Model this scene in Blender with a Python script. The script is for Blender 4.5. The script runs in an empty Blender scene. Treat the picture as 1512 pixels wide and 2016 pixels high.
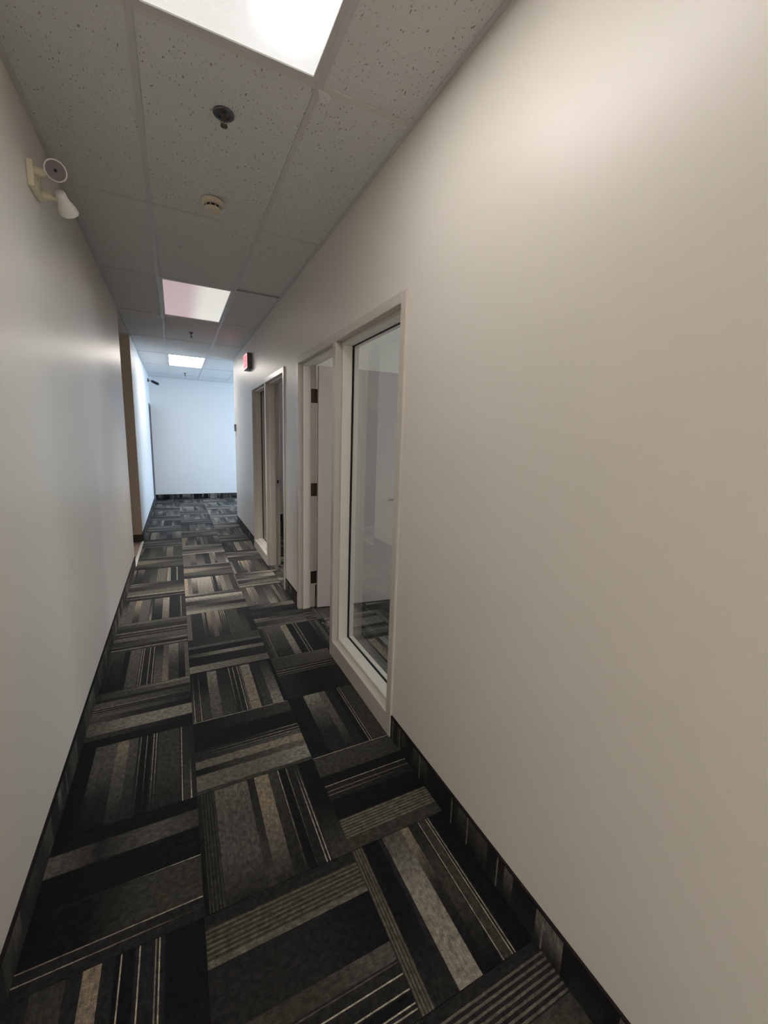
import bpy, bmesh, math, random
from mathutils import Vector, Matrix

S = bpy.context.scene
COL = S.collection

# ------------------------------------------------------------------ camera
def make_camera():
    yaw, pitch, roll = math.radians(26.877), math.radians(-9.672), math.radians(1.921)
    cy, sy, cp, sp = math.cos(yaw), math.sin(yaw), math.cos(pitch), math.sin(pitch)
    f = Vector((sy * cp, cy * cp, sp))
    r = Vector((cy, -sy, 0))
    u = r.cross(f)
    r2 = r * math.cos(roll) + u * math.sin(roll)
    u2 = -r * math.sin(roll) + u * math.cos(roll)
    m = Matrix.Identity(4)
    for i in range(3):
        m[i][0], m[i][1], m[i][2] = r2[i], u2[i], -f[i]
    m.translation = Vector((0, 0, 1.5165))
    cd = bpy.data.cameras.new('camera')
    cd.sensor_fit = 'HORIZONTAL'
    cd.sensor_width = 36.0
    cd.lens = 808.19 / 1512 * 36.0
    cd.clip_start = 0.02
    co = bpy.data.objects.new('camera', cd)
    co.matrix_world = m
    COL.objects.link(co)
    S.camera = co
make_camera()

# ------------------------------------------------------------------ sky, lamps, exposure
world = bpy.data.worlds.new('overcast_sky')
S.world = world
world.use_nodes = True
bg = world.node_tree.nodes['Background']
bg.inputs['Color'].default_value = (0.53, 0.705, 1.0, 1)
bg.inputs['Strength'].default_value = 14.0

S.view_settings.view_transform = 'Standard'
S.view_settings.look = 'None'
S.view_settings.exposure = 0.0
S.view_settings.gamma = 1.0
S.view_settings.use_curve_mapping = False
S.cycles.use_denoising = True
S.cycles.max_bounces = 10
S.cycles.diffuse_bounces = 6
S.cycles.glossy_bounces = 4
S.cycles.transparent_max_bounces = 12
S.cycles.sample_clamp_indirect = 6.0

LAMP_COL = (1.0, 0.945, 0.90)
LIGHT_BASE = [1.0, 0.0, 2.6]          # glow of the lens away from the tubes (fixtures 1 to 3)
TUBE_GLOW = [31.0, 0.0, 16.0]
UNSEEN_LAMP_GLOW = 17.0                      # unseen lamps, added behind the camera to fill the lower walls
FLOOR_FILL_W = 15.0                      # narrow beam added under the dim middle fixture to brighten the floor

def portal(name, x, y0, y1, z0, z1):
    d = bpy.data.lights.new(name, 'AREA')
    d.shape = 'RECTANGLE'
    d.size, d.size_y = z1 - z0, y1 - y0
    o = bpy.data.objects.new(name, d)
    o.location = (x, (y0 + y1) / 2, (z0 + z1) / 2)
    o.rotation_euler = (0, math.radians(90), 0)     # faces -X, into the room
    d.cycles.is_portal = True
    COL.objects.link(o)

# ------------------------------------------------------------------ dimensions
XL, XR, ZC = -0.484, 0.935, 2.794
XO = 1.068                # office side of the right-hand wall
Y_BACK, Y_LEND, Y_NOOK, Y_REND, Y_END = -0.40, 5.34, 6.64, 7.70, 10.91
Y_ROOM, X_ROOM0, X_ROOM1 = -6.2, -3.6, 4.3   # open room behind the camera
X_FAR = 4.30
X_NOOK = -2.9
XF = 0.923                # face of the door frames
XI = 1.08                 # inner face of the door frames
XG = 1.04                 # glass
BB = 0.127                # baseboard height

# ------------------------------------------------------------------ materials
def new_mat(name):
    m = bpy.data.materials.new(name)
    m.use_nodes = True
    nt = m.node_tree
    return m, nt, nt.nodes['Principled BSDF']

def N(nt, t, **kw):
    n = nt.nodes.new(t)
    for k, v in kw.items():
        setattr(n, k, v)
    return n

def bump(nt, bs, height, strength, dist):
    b = N(nt, 'ShaderNodeBump')
    b.inputs['Strength'].default_value = strength
    b.inputs['Distance'].default_value = dist
    nt.links.new(height, b.inputs['Height'])
    nt.links.new(b.outputs['Normal'], bs.inputs['Normal'])

def paint(name, col, rough=0.5, spec=0.35, orange=0.06, metal=0.0, var=0.03, scale=260):
    m, nt, bs = new_mat(name)
    bs.inputs['Roughness'].default_value = rough
    bs.inputs['Specular IOR Level'].default_value = spec
    bs.inputs['Metallic'].default_value = metal
    tc = N(nt, 'ShaderNodeTexCoord')
    big = N(nt, 'ShaderNodeTexNoise')
    big.inputs['Scale'].default_value = 1.7
    big.inputs['Detail'].default_value = 3
    nt.links.new(tc.outputs['Object'], big.inputs['Vector'])
    mr = N(nt, 'ShaderNodeMapRange')
    mr.inputs['To Min'].default_value = 1 - var
    mr.inputs['To Max'].default_value = 1 + var
    nt.links.new(big.outputs['Fac'], mr.inputs['Value'])
    mx = N(nt, 'ShaderNodeVectorMath', operation='SCALE')
    mx.inputs[0].default_value = col
    nt.links.new(mr.outputs['Result'], mx.inputs['Scale'])
    nt.links.new(mx.outputs['Vector'], bs.inputs['Base Color'])
    if orange:
        fine = N(nt, 'ShaderNodeTexNoise')
        fine.inputs['Scale'].default_value = scale
        fine.inputs['Detail'].default_value = 2
        nt.links.new(tc.outputs['Object'], fine.inputs['Vector'])
        bump(nt, bs, fine.outputs['Fac'], orange, 0.002)
    return m

def glow(name, col, strength):
    m, nt, bs = new_mat(name)
    bs.inputs['Base Color'].default_value = (*col, 1)
    bs.inputs['Emission Color'].default_value = (*col, 1)
    bs.inputs['Emission Strength'].default_value = strength
    return m

M = {}
M['wall'] = paint('warm_white_wall_paint', (0.70, 0.665, 0.61), 0.39, 0.5, 0.05)
M['wall_tan'] = paint('tan_wall_paint', (0.62, 0.51, 0.385), 0.5, 0.3, 0.05)
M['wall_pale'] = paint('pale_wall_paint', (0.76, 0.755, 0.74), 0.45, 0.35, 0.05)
M['frame'] = paint('satin_taupe_frame_enamel', (0.56, 0.52, 0.465), 0.28, 0.5, 0.02)
M['stop'] = paint('satin_cream_stop_enamel', (0.64, 0.60, 0.53), 0.38, 0.45, 0.02)
M['leaf'] = paint('satin_door_paint', (0.55, 0.495, 0.465), 0.42, 0.4, 0.03)
M['dark_leaf'] = paint('dark_grey_door_paint', (0.11, 0.105, 0.105), 0.5, 0.3, 0.03)
M['bronze'] = paint('dark_bronze_metal', (0.06, 0.042, 0.028), 0.45, 0.5, 0.0, 0.6)
M['gasket'] = paint('black_rubber', (0.012, 0.012, 0.012), 0.6, 0.3, 0.0)
M['base_trim'] = paint('dark_brown_rubber_base', (0.055, 0.042, 0.036), 0.5, 0.4, 0.0)
M['binding'] = paint('black_carpet_binding', (0.016, 0.014, 0.014), 0.9, 0.1, 0.1)
M['steel'] = paint('brushed_steel', (0.55, 0.54, 0.52), 0.32, 0.5, 0.0, 0.9)
M['black'] = paint('black_plastic', (0.012, 0.013, 0.016), 0.4, 0.4, 0.0)
M['grid'] = paint('white_enamelled_grid_steel', (0.55, 0.54, 0.53), 0.45, 0.4, 0.0)
M['cross'] = paint('white_cross_tee_steel', (0.61, 0.59, 0.565), 0.6, 0.3, 0.0)
M['dark_frame'] = paint('grey_frame_enamel', (0.16, 0.16, 0.17), 0.5, 0.4, 0.0)
M['ivory'] = paint('aged_ivory_plastic', (0.66, 0.60, 0.44), 0.5, 0.4, 0.0)
M['white_plastic'] = paint('white_plastic', (0.70, 0.68, 0.64), 0.45, 0.4, 0.0)
M['cream_plastic'] = paint('cream_detector_plastic', (0.62, 0.54, 0.42), 0.5, 0.4, 0.0)
M['grey_plastic'] = paint('grey_plastic', (0.24, 0.24, 0.22), 0.5, 0.4, 0.0)
M['chrome_dark'] = paint('tarnished_chrome', (0.16, 0.17, 0.19), 0.25, 0.5, 0.0, 0.85)
M['brass_dark'] = paint('dark_brass', (0.10, 0.08, 0.05), 0.4, 0.5, 0.0, 0.7)
M['reflector'] = paint('lamp_reflector', (0.11, 0.095, 0.10), 0.35, 0.5, 0.0, 0.4)
M['sign_box'] = paint('grey_sign_housing', (0.12, 0.11, 0.10), 0.5, 0.4, 0.0)
M['sign_face'] = glow('lit_red_sign_face', (1.0, 0.06, 0.13), 1.35)
M['sign_border'] = glow('lit_pale_sign_border', (1.0, 0.45, 0.45), 1.2)
M['sign_letters'] = glow('lit_pale_sign_letters', (1.0, 0.30, 0.34), 1.3)
M['subfloor'] = paint('dark_subfloor', (0.03, 0.029, 0.028), 0.9, 0.1, 0.0)

# ceiling tile: mineral fibre with fissures and pinholes
def ceiling_mat():
    m, nt, bs = new_mat('fissured_mineral_fibre')
    bs.inputs['Roughness'].default_value = 0.95
    bs.inputs['Specular IOR Level'].default_value = 0.1
    tc = N(nt, 'ShaderNodeTexCoord')
    oi = N(nt, 'ShaderNodeObjectInfo')                          # every tile has its own fissures
    shift = N(nt, 'ShaderNodeVectorMath', operation='MULTIPLY_ADD')
    shift.inputs[1].default_value = (1, 1, 1)
    nt.links.new(tc.outputs['Object'], shift.inputs[0])
    rnd = N(nt, 'ShaderNodeVectorMath', operation='SCALE')
    rnd.inputs[0].default_value = (37, 21, 5)
    nt.links.new(oi.outputs['Random'], rnd.inputs['Scale'])
    nt.links.new(rnd.outputs['Vector'], shift.inputs[2])
    def specks(scale, stretch, lo, hi, rot):
        mp = N(nt, 'ShaderNodeMapping')
        mp.inputs['Scale'].default_value = stretch
        mp.inputs['Rotation'].default_value = (0, 0, rot)
        nt.links.new(shift.outputs['Vector'], mp.inputs['Vector'])
        nz = N(nt, 'ShaderNodeTexNoise')
        nz.inputs['Scale'].default_value = scale
        nz.inputs['Detail'].default_value = 1.5
        nt.links.new(mp.outputs['Vector'], nz.inputs['Vector'])
        r = N(nt, 'ShaderNodeMapRange')
        r.inputs['From Min'].default_value = lo
        r.inputs['From Max'].default_value = hi
        nt.links.new(nz.outputs['Fac'], r.inputs['Value'])
        return r.outputs['Result']
    a = specks(135, (1, 0.45, 1), 0.655, 0.73, 0.35)
    b = specks(230, (1, 0.8, 1), 0.69, 0.80, 0.0)
    mx = N(nt, 'ShaderNodeMath', operation='MAXIMUM')
    nt.links.new(a, mx.inputs[0]); nt.links.new(b, mx.inputs[1])
    mix = N(nt, 'ShaderNodeMix', data_type='RGBA')
    mix.inputs['A'].default_value = (0.66, 0.66, 0.65, 1)
    mix.inputs['B'].default_value = (0.27, 0.23, 0.20, 1)
    nt.links.new(mx.outputs[0], mix.inputs['Factor'])
    nt.links.new(mix.outputs['Result'], bs.inputs['Base Color'])
    fine = N(nt, 'ShaderNodeTexNoise')
    fine.inputs['Scale'].default_value = 330
    nt.links.new(tc.outputs['Object'], fine.inputs['Vector'])
    sub = N(nt, 'ShaderNodeMath', operation='SUBTRACT')
    nt.links.new(fine.outputs['Fac'], sub.inputs[0]); nt.links.new(mx.outputs[0], sub.inputs[1])
    bump(nt, bs, sub.outputs[0], 0.35, 0.003)
    return m
M['ceiling'] = ceiling_mat()

# carpet: the stripes are real strips of the tile's mesh, each with its yarn colour; the shader adds pile
def carpet_mat():
    m, nt, bs = new_mat('striped_carpet_pile')
    bs.inputs['Roughness'].default_value = 0.6
    bs.inputs['Specular IOR Level'].default_value = 0.09
    bs.inputs['Sheen Weight'].default_value = 0.04
    bs.inputs['Sheen Roughness'].default_value = 0.4
    at = N(nt, 'ShaderNodeAttribute', attribute_name='yarn')
    tc = N(nt, 'ShaderNodeTexCoord')
    n1 = N(nt, 'ShaderNodeTexNoise')
    n1.inputs['Scale'].default_value = 420
    n1.inputs['Detail'].default_value = 2
    nt.links.new(tc.outputs['Object'], n1.inputs['Vector'])
    n2 = N(nt, 'ShaderNodeTexNoise')
    n2.inputs['Scale'].default_value = 55
    n2.inputs['Detail'].default_value = 4
    nt.links.new(tc.outputs['Object'], n2.inputs['Vector'])
    r1 = N(nt, 'ShaderNodeMapRange')
    r1.inputs['From Min'].default_value = 0.25; r1.inputs['From Max'].default_value = 0.75
    r1.inputs['To Min'].default_value = 0.35; r1.inputs['To Max'].default_value = 1.65
    nt.links.new(n1.outputs['Fac'], r1.inputs['Value'])
    r2 = N(nt, 'ShaderNodeMapRange')
    r2.inputs['From Min'].default_value = 0.3; r2.inputs['From Max'].default_value = 0.7
    r2.inputs['To Min'].default_value = 0.62; r2.inputs['To Max'].default_value = 1.38
    nt.links.new(n2.outputs['Fac'], r2.inputs['Value'])
    mu0 = N(nt, 'ShaderNodeMath', operation='MULTIPLY')
    nt.links.new(r1.outputs['Result'], mu0.inputs[0]); nt.links.new(r2.outputs['Result'], mu0.inputs[1])
    uv = N(nt, 'ShaderNodeUVMap', uv_map='stripe')                # x across the stripes, y along them, in metres
    mp = N(nt, 'ShaderNodeMapping')
    mp.inputs['Scale'].default_value = (150, 26, 1)
    nt.links.new(uv.outputs['UV'], mp.inputs['Vector'])
    st = N(nt, 'ShaderNodeTexNoise')
    st.inputs['Scale'].default_value = 1.0
    st.inputs['Detail'].default_value = 3
    nt.links.new(mp.outputs['Vector'], st.inputs['Vector'])
    r3 = N(nt, 'ShaderNodeMapRange')
    r3.inputs['From Min'].default_value = 0.3; r3.inputs['From Max'].default_value = 0.7
    r3.inputs['To Min'].default_value = 0.72; r3.inputs['To Max'].default_value = 1.28
    nt.links.new(st.outputs['Fac'], r3.inputs['Value'])
    mu = N(nt, 'ShaderNodeMath', operation='MULTIPLY')
    nt.links.new(mu0.outputs[0], mu.inputs[0]); nt.links.new(r3.outputs['Result'], mu.inputs[1])
    sc = N(nt, 'ShaderNodeVectorMath', operation='SCALE')
    nt.links.new(at.outputs['Color'], sc.inputs[0]); nt.links.new(mu.outputs[0], sc.inputs['Scale'])
    nt.links.new(sc.outputs['Vector'], bs.inputs['Base Color'])
    bump(nt, bs, n1.outputs['Fac'], 0.5, 0.004)
    return m
M['carpet'] = carpet_mat()

def vinyl_mat():
    m, nt, bs = new_mat('beige_vinyl_plank')
    bs.inputs['Roughness'].default_value = 0.35
    tc = N(nt, 'ShaderNodeTexCoord')
    mp = N(nt, 'ShaderNodeMapping')
    mp.inputs['Scale'].default_value = (3, 40, 1)
    nt.links.new(tc.outputs['Object'], mp.inputs['Vector'])
    nz = N(nt, 'ShaderNodeTexNoise')
    nz.inputs['Scale'].default_value = 2.2
    nz.inputs['Detail'].default_value = 5
    nt.links.new(mp.outputs['Vector'], nz.inputs['Vector'])
    cr = N(nt, 'ShaderNodeValToRGB')
    cr.color_ramp.elements[0].color = (0.27, 0.19, 0.145, 1)
    cr.color_ramp.elements[1].color = (0.42, 0.32, 0.26, 1)
    nt.links.new(nz.outputs['Fac'], cr.inputs['Fac'])
    nt.links.new(cr.outputs['Color'], bs.inputs['Base Color'])
    return m
M['vinyl'] = vinyl_mat()
M['bounce_floor'] = paint('pale_bounce_floor', (.52, .50, .46), .4, .4, 0.0)

def glass_mat(name, tint, extra=1.0):
    m = bpy.data.materials.new(name)
    m.use_nodes = True
    nt = m.node_tree
    nt.nodes.clear()
    out = N(nt, 'ShaderNodeOutputMaterial')
    tr = N(nt, 'ShaderNodeBsdfTransparent')
    tr.inputs['Color'].default_value = (*tint, 1)
    gl = N(nt, 'ShaderNodeBsdfGlossy')
    gl.inputs['Roughness'].default_value = 0.0
    fr = N(nt, 'ShaderNodeFresnel')
    fr.inputs['IOR'].default_value = 1.5
    ge = N(nt, 'ShaderNodeNewGeometry')
    inv = N(nt, 'ShaderNodeMath', operation='SUBTRACT')
    inv.inputs[0].default_value = 1.0
    nt.links.new(ge.outputs['Backfacing'], inv.inputs[1])
    mu = N(nt, 'ShaderNodeMath', operation='MULTIPLY')       # only the entry face reflects (the pane does not bend the ray)
    nt.links.new(fr.outputs['Fac'], mu.inputs[0]); nt.links.new(inv.outputs[0], mu.inputs[1])
    m2 = N(nt, 'ShaderNodeMath', operation='MULTIPLY', use_clamp=True)
    m2.inputs[1].default_value = extra
    nt.links.new(mu.outputs[0], m2.inputs[0])
    mx = N(nt, 'ShaderNodeMixShader')
    nt.links.new(m2.outputs[0], mx.inputs['Fac'])
    nt.links.new(tr.outputs['BSDF'], mx.inputs[1])
    nt.links.new(gl.outputs['BSDF'], mx.inputs[2])
    nt.links.new(mx.outputs['Shader'], out.inputs['Surface'])
    return m
M['glass'] = glass_mat('clear_float_glass', (0.93, 0.96, 0.945), 1.7)
M['warm_filter'] = glass_mat('warm_filter_glass', (0.97, 0.85, 0.735))  # invented tint that warms the daylight from the unseen office windows

# prismatic lens of a fluorescent troffer: brightest along its tubes, faint prism texture
def lens_mat(name, base_l, base_r, tubes, amp, sigma, y_end, col):
    """object space: x across (0 at the middle), y along; tubes = x positions of the burning tubes"""
    m, nt, bs = new_mat(name)
    bs.inputs['Base Color'].default_value = (0.22, 0.21, 0.20, 1)
    bs.inputs['Roughness'].default_value = 0.25
    tc = N(nt, 'ShaderNodeTexCoord')
    sx = N(nt, 'ShaderNodeSeparateXYZ')
    nt.links.new(tc.outputs['Object'], sx.inputs['Vector'])
    def math_(op, a, b):
        n = N(nt, 'ShaderNodeMath', operation=op)
        for i, v in enumerate((a, b)):
            if v is None: continue
            if isinstance(v, (int, float)): n.inputs[i].default_value = v
            else: nt.links.new(v, n.inputs[i])
        return n.outputs[0]
    total = None
    for tx in tubes:
        d = math_('DIVIDE', math_('SUBTRACT', sx.outputs['X'], tx), sigma)
        g = math_('EXPONENT', math_('MULTIPLY', math_('MULTIPLY', d, d), -1.0), None)
        e = math_('DIVIDE', math_('MAXIMUM', math_('SUBTRACT', math_('ABSOLUTE', sx.outputs['Y'], None), y_end), 0.0), 0.055)
        ge = math_('EXPONENT', math_('MULTIPLY', math_('MULTIPLY', e, e), -1.0), None)
        t = math_('MULTIPLY', math_('MULTIPLY', g, ge), amp)
        total = t if total is None else math_('ADD', total, t)
    rmp = N(nt, 'ShaderNodeMapRange', interpolation_type='SMOOTHSTEP')
    rmp.inputs['From Min'].default_value = -0.09
    rmp.inputs['From Max'].default_value = 0.10
    nt.links.new(sx.outputs['X'], rmp.inputs['Value'])
    mix = N(nt, 'ShaderNodeMix', data_type='RGBA')
    mix.inputs['A'].default_value = (*base_l, 1)
    mix.inputs['B'].default_value = (*base_r, 1)
    nt.links.new(rmp.outputs['Result'], mix.inputs['Factor'])
    ck = N(nt, 'ShaderNodeTexVoronoi')
    ck.inputs['Scale'].default_value = 95
    nt.links.new(tc.outputs['Object'], ck.inputs['Vector'])
    pr = N(nt, 'ShaderNodeMapRange')
    pr.inputs['To Min'].default_value = 0.96; pr.inputs['To Max'].default_value = 1.05
    nt.links.new(ck.outputs['Distance'], pr.inputs['Value'])
    base = N(nt, 'ShaderNodeVectorMath', operation='SCALE')
    nt.links.new(mix.outputs['Result'], base.inputs[0])
    nt.links.new(pr.outputs['Result'], base.inputs['Scale'])
    if total is not None:
        hot = N(nt, 'ShaderNodeVectorMath', operation='SCALE')
        hot.inputs[0].default_value = col
        nt.links.new(total, hot.inputs['Scale'])
        add = N(nt, 'ShaderNodeVectorMath', operation='ADD')
        nt.links.new(base.outputs['Vector'], add.inputs[0]); nt.links.new(hot.outputs['Vector'], add.inputs[1])
        res = add.outputs['Vector']
    else:
        res = base.outputs['Vector']
    nt.links.new(res, bs.inputs['Emission Color'])
    bs.inputs['Emission Strength'].default_value = 1.0
    return m

# ------------------------------------------------------------------ mesh helpers
class MB:
    def __init__(self):
        self.v, self.f = [], []
    def box(self, x0, x1, y0, y1, z0, z1):
        b = len(self.v)
        self.v += [(x0, y0, z0), (x1, y0, z0), (x1, y1, z0), (x0, y1, z0),
                   (x0, y0, z1), (x1, y0, z1), (x1, y1, z1), (x0, y1, z1)]
        self.f += [tuple(b + i for i in q) for q in
                   ((0, 3, 2, 1), (4, 5, 6, 7), (0, 1, 5, 4), (1, 2, 6, 5), (2, 3, 7, 6), (3, 0, 4, 7))]
        return self
    def lathe(self, prof, segs=24, mat=None):
        """prof: list of (r, z) revolved about local z, then moved by mat"""
        b = len(self.v)
        mat = mat or Matrix.Identity(4)
        for r, z in prof:
            for k in range(segs):
                a = 2 * math.pi * k / segs
                self.v.append(tuple(mat @ Vector((r * math.cos(a), r * math.sin(a), z))))
        for i in range(len(prof) - 1):
            for k in range(segs):
                k2 = (k + 1) % segs
                self.f.append((b + i * segs + k, b + i * segs + k2, b + (i + 1) * segs + k2, b + (i + 1) * segs + k))
        self.f.append(tuple(b + k for k in reversed(range(segs))))
        self.f.append(tuple(b + (len(prof) - 1) * segs + k for k in range(segs)))
        return self
    def tube(self, pts, r, segs=10):
        pts = [Vector(p) for p in pts]
        b = len(self.v)
        for i, p in enumerate(pts):
            d = (pts[min(i + 1, len(pts) - 1)] - pts[max(i - 1, 0)]).normalized()
            q = d.to_track_quat('Z', 'Y')
            rr = r[i] if isinstance(r, (list, tuple)) else r
            for k in range(segs):
                a = 2 * math.pi * k / segs
                self.v.append(tuple(p + q @ Vector((rr * math.cos(a), rr * math.sin(a), 0))))
        for i in range(len(pts) - 1):
            for k in range(segs):
                k2 = (k + 1) % segs
                self.f.append((b + i * segs + k, b + i * segs + k2, b + (i + 1) * segs + k2, b + (i + 1) * segs + k))
        self.f.append(tuple(b + k for k in reversed(range(segs))))
        self.f.append(tuple(b + (len(pts) - 1) * segs + k for k in range(segs)))
        return self
    def mesh(self, name, mat, smooth=False, bevel=0.0, segs=1):
        me = bpy.data.meshes.new(name)
        me.from_pydata(self.v, [], self.f)
        if bevel:
            bm = bmesh.new(); bm.from_mesh(me)
            bmesh.ops.bevel(bm, geom=bm.edges[:], offset=bevel, segments=segs, profile=0.5, affect='EDGES')
            bm.to_mesh(me); bm.free()
        me.materials.append(mat)
        if smooth:
            me.shade_smooth()
            try: me.set_sharp_from_angle(angle=math.radians(40))
            except Exception: pass
        me.update()
        return me
    def obj(self, name, mat, parent=None, smooth=False, bevel=0.0, segs=1):
        o = bpy.data.objects.new(name, self.mesh(name, mat, smooth, bevel, segs))
        COL.objects.link(o)
        if parent is not None: o.parent = parent; o.location = -parent.location
        return o

def local(o, loc):
    """put the origin of a mesh built in world coordinates at loc (keeps it in place)"""
    loc = Vector(loc)
    par = o.parent.location if o.parent else Vector((0, 0, 0))
    o.data.transform(Matrix.Translation(-loc))
    o.location = loc - par
    return o

def empty(name, loc):
    o = bpy.data.objects.new(name, None)
    o.empty_display_size = 0.1
    o.location = loc
    COL.objects.link(o)
    return o

def tag(o, label=None, cat=None, group=None, kind=None):
    if label: o['label'] = label
    if cat: o['category'] = cat
    if group: o['group'] = group
    if kind: o['kind'] = kind
    return o

def struct(o, label=None):
    return tag(o, label, None, None, 'structure')

# ------------------------------------------------------------------ walls
def walls():
    T = 0.13
    # right-hand wall with the two door-and-sidelight openings
    mb = MB()
    H = 2.177 - 0.012
    o1, o2 = (1.687, 3.508), (3.992, 5.813)
    for a, b in ((Y_BACK, o1[0]), (o1[1], o2[0]), (o2[1], Y_REND)):
        mb.box(XR, XO, a, b, 0, ZC + 0.04)
    for a, b in (o1, o2):
        mb.box(XR, XO, a, b, H, ZC + 0.04)
    struct(mb.obj('wall_right', M['wall']), 'long warm white corridor wall with two glazed door frames')
    struct(MB().box(XL - T, XL, Y_BACK, Y_LEND, 0, ZC + 0.04).obj('wall_left', M['wall']),
           'long warm white corridor wall carrying the emergency light')
    # far left wall, with a doorway beside the end corner
    mb = MB()
    d0, d1, dh = 10.33, 10.86, 2.13
    mb.box(XL - T, XL, Y_NOOK, d0, 0, ZC + 0.04)
    mb.box(XL - T, XL, d1, Y_END, 0, ZC + 0.04)
    mb.box(XL - T, XL, d0, d1, dh, ZC + 0.04)
    struct(mb.obj('wall_left_far', M['wall_pale']), 'daylit white wall past the side passage')
    # side passage: tan wall with a grey door, near wall and end
    mb = MB()
    mb.box(-0.80, XL - 0.0005, Y_NOOK - 0.004, Y_NOOK, 0, ZC + 0.04)
    mb.box(X_NOOK, -1.72, Y_NOOK - 0.004, Y_NOOK + 0.1, 0, ZC + 0.04)
    mb.box(-0.80, XL - T, Y_NOOK, Y_NOOK + 0.1, 0, ZC + 0.04)
    mb.box(-1.72, -0.80, Y_NOOK - 0.004, Y_NOOK + 0.1, 2.13, ZC + 0.04)
    struct(mb.obj('wall_passage_far', M['wall_tan']), 'tan wall of the side passage, facing the camera')
    struct(MB().box(X_NOOK, XL - T, Y_LEND - T, Y_LEND, 0, ZC + 0.04).obj('wall_passage_near', M['wall']))
    struct(MB().box(X_NOOK - T, X_NOOK, Y_LEND - T, Y_NOOK + 0.1, 0, ZC + 0.04).obj('wall_passage_end', M['wall']))
    struct(MB().box(XL - T, X_FAR + 0.2, Y_END, Y_END + 0.12, 0, ZC + 0.04).obj('wall_end', M['wall_pale']),
           'pale wall closing the far room')
    mb = MB()
    mb.box(X_ROOM0 - 0.12, X_ROOM1 + 0.12, Y_ROOM - 0.12, Y_ROOM, 0, ZC + 0.04)
    mb.box(X_ROOM0 - 0.12, X_ROOM0, Y_ROOM, Y_BACK, 0, ZC + 0.04)
    mb.box(X_ROOM1, X_ROOM1 + 0.12, Y_ROOM, Y_BACK, 0, ZC + 0.04)
    mb.box(X_ROOM0 - 0.12, XL - T, Y_BACK, Y_BACK + 0.12, 0, ZC + 0.04)
    mb.box(XO, X_ROOM1 + 0.12, Y_BACK, Y_BACK + 0.12, 0, ZC + 0.04)
    struct(mb.obj('wall_back', M['wall']))
    struct(MB().box(XO, X_FAR, 3.70, 3.80, 0, ZC + 0.04).obj('wall_office_partition', M['wall']))
    struct(MB().box(XO, X_FAR, Y_REND - 0.12, Y_REND, 0, ZC + 0.04).obj('wall_office_far', M['wall']))
    # outside wall with three windows
    mb = MB()
    ys = [(0.8, 3.3, 0.75, 2.1), (5.3, 6.2, 1.2, 2.0), (7.95, 10.75, 0.08, 2.3)]
    c = Y_BACK + 0.12
    for a, b, z0, z1 in ys:
        mb.box(X_FAR, X_FAR + 0.2, c, a, 0, ZC + 0.04)
        mb.box(X_FAR, X_FAR + 0.2, a, b, 0, z0)
        mb.box(X_FAR, X_FAR + 0.2, a, b, z1, ZC + 0.04)
        c = b
    mb.box(X_FAR, X_FAR + 0.2, c, Y_END, 0, ZC + 0.04)
    struct(mb.obj('wall_outside', M['wall_pale']))
    for i, (a, b, z0, z1) in enumerate(ys):
        portal('window_daylight', X_FAR + 0.19, a, b, z0, z1)
        w = struct(empty('window_%d' % (i + 3), (X_FAR + 0.1, (a + b) / 2, z0)))
        f = MB()
        f.box(X_FAR + 0.06, X_FAR + 0.12, a, a + 0.05, z0, z1).box(X_FAR + 0.06, X_FAR + 0.12, b - 0.05, b, z0, z1)
        f.box(X_FAR + 0.06, X_FAR + 0.12, a + 0.05, b - 0.05, z0, z0 + 0.05).box(X_FAR + 0.06, X_FAR + 0.12, a + 0.05, b - 0.05, z1 - 0.05, z1)
        f.obj('window_frame', M['white_plastic'], w)
        MB().box(X_FAR + 0.088, X_FAR + 0.092, a + 0.05, b - 0.05, z0 + 0.05, z1 - 0.05).obj('pane', M['glass'] if i == 2 else M['warm_filter'], w)
walls()

# ------------------------------------------------------------------ carpet
random.seed(11)
K, C, G, T_, L, W, P, Q = ((.008, .0082, .009), (.020, .0195, .019), (.085, .081, .071), (.125, .113, .094),
                          (.230, .214, .180), (.225, .186, .135), (.38, .35, .28), (.20, .185, .145))
D = (.046, .0445, .035)   # dark olive

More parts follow.
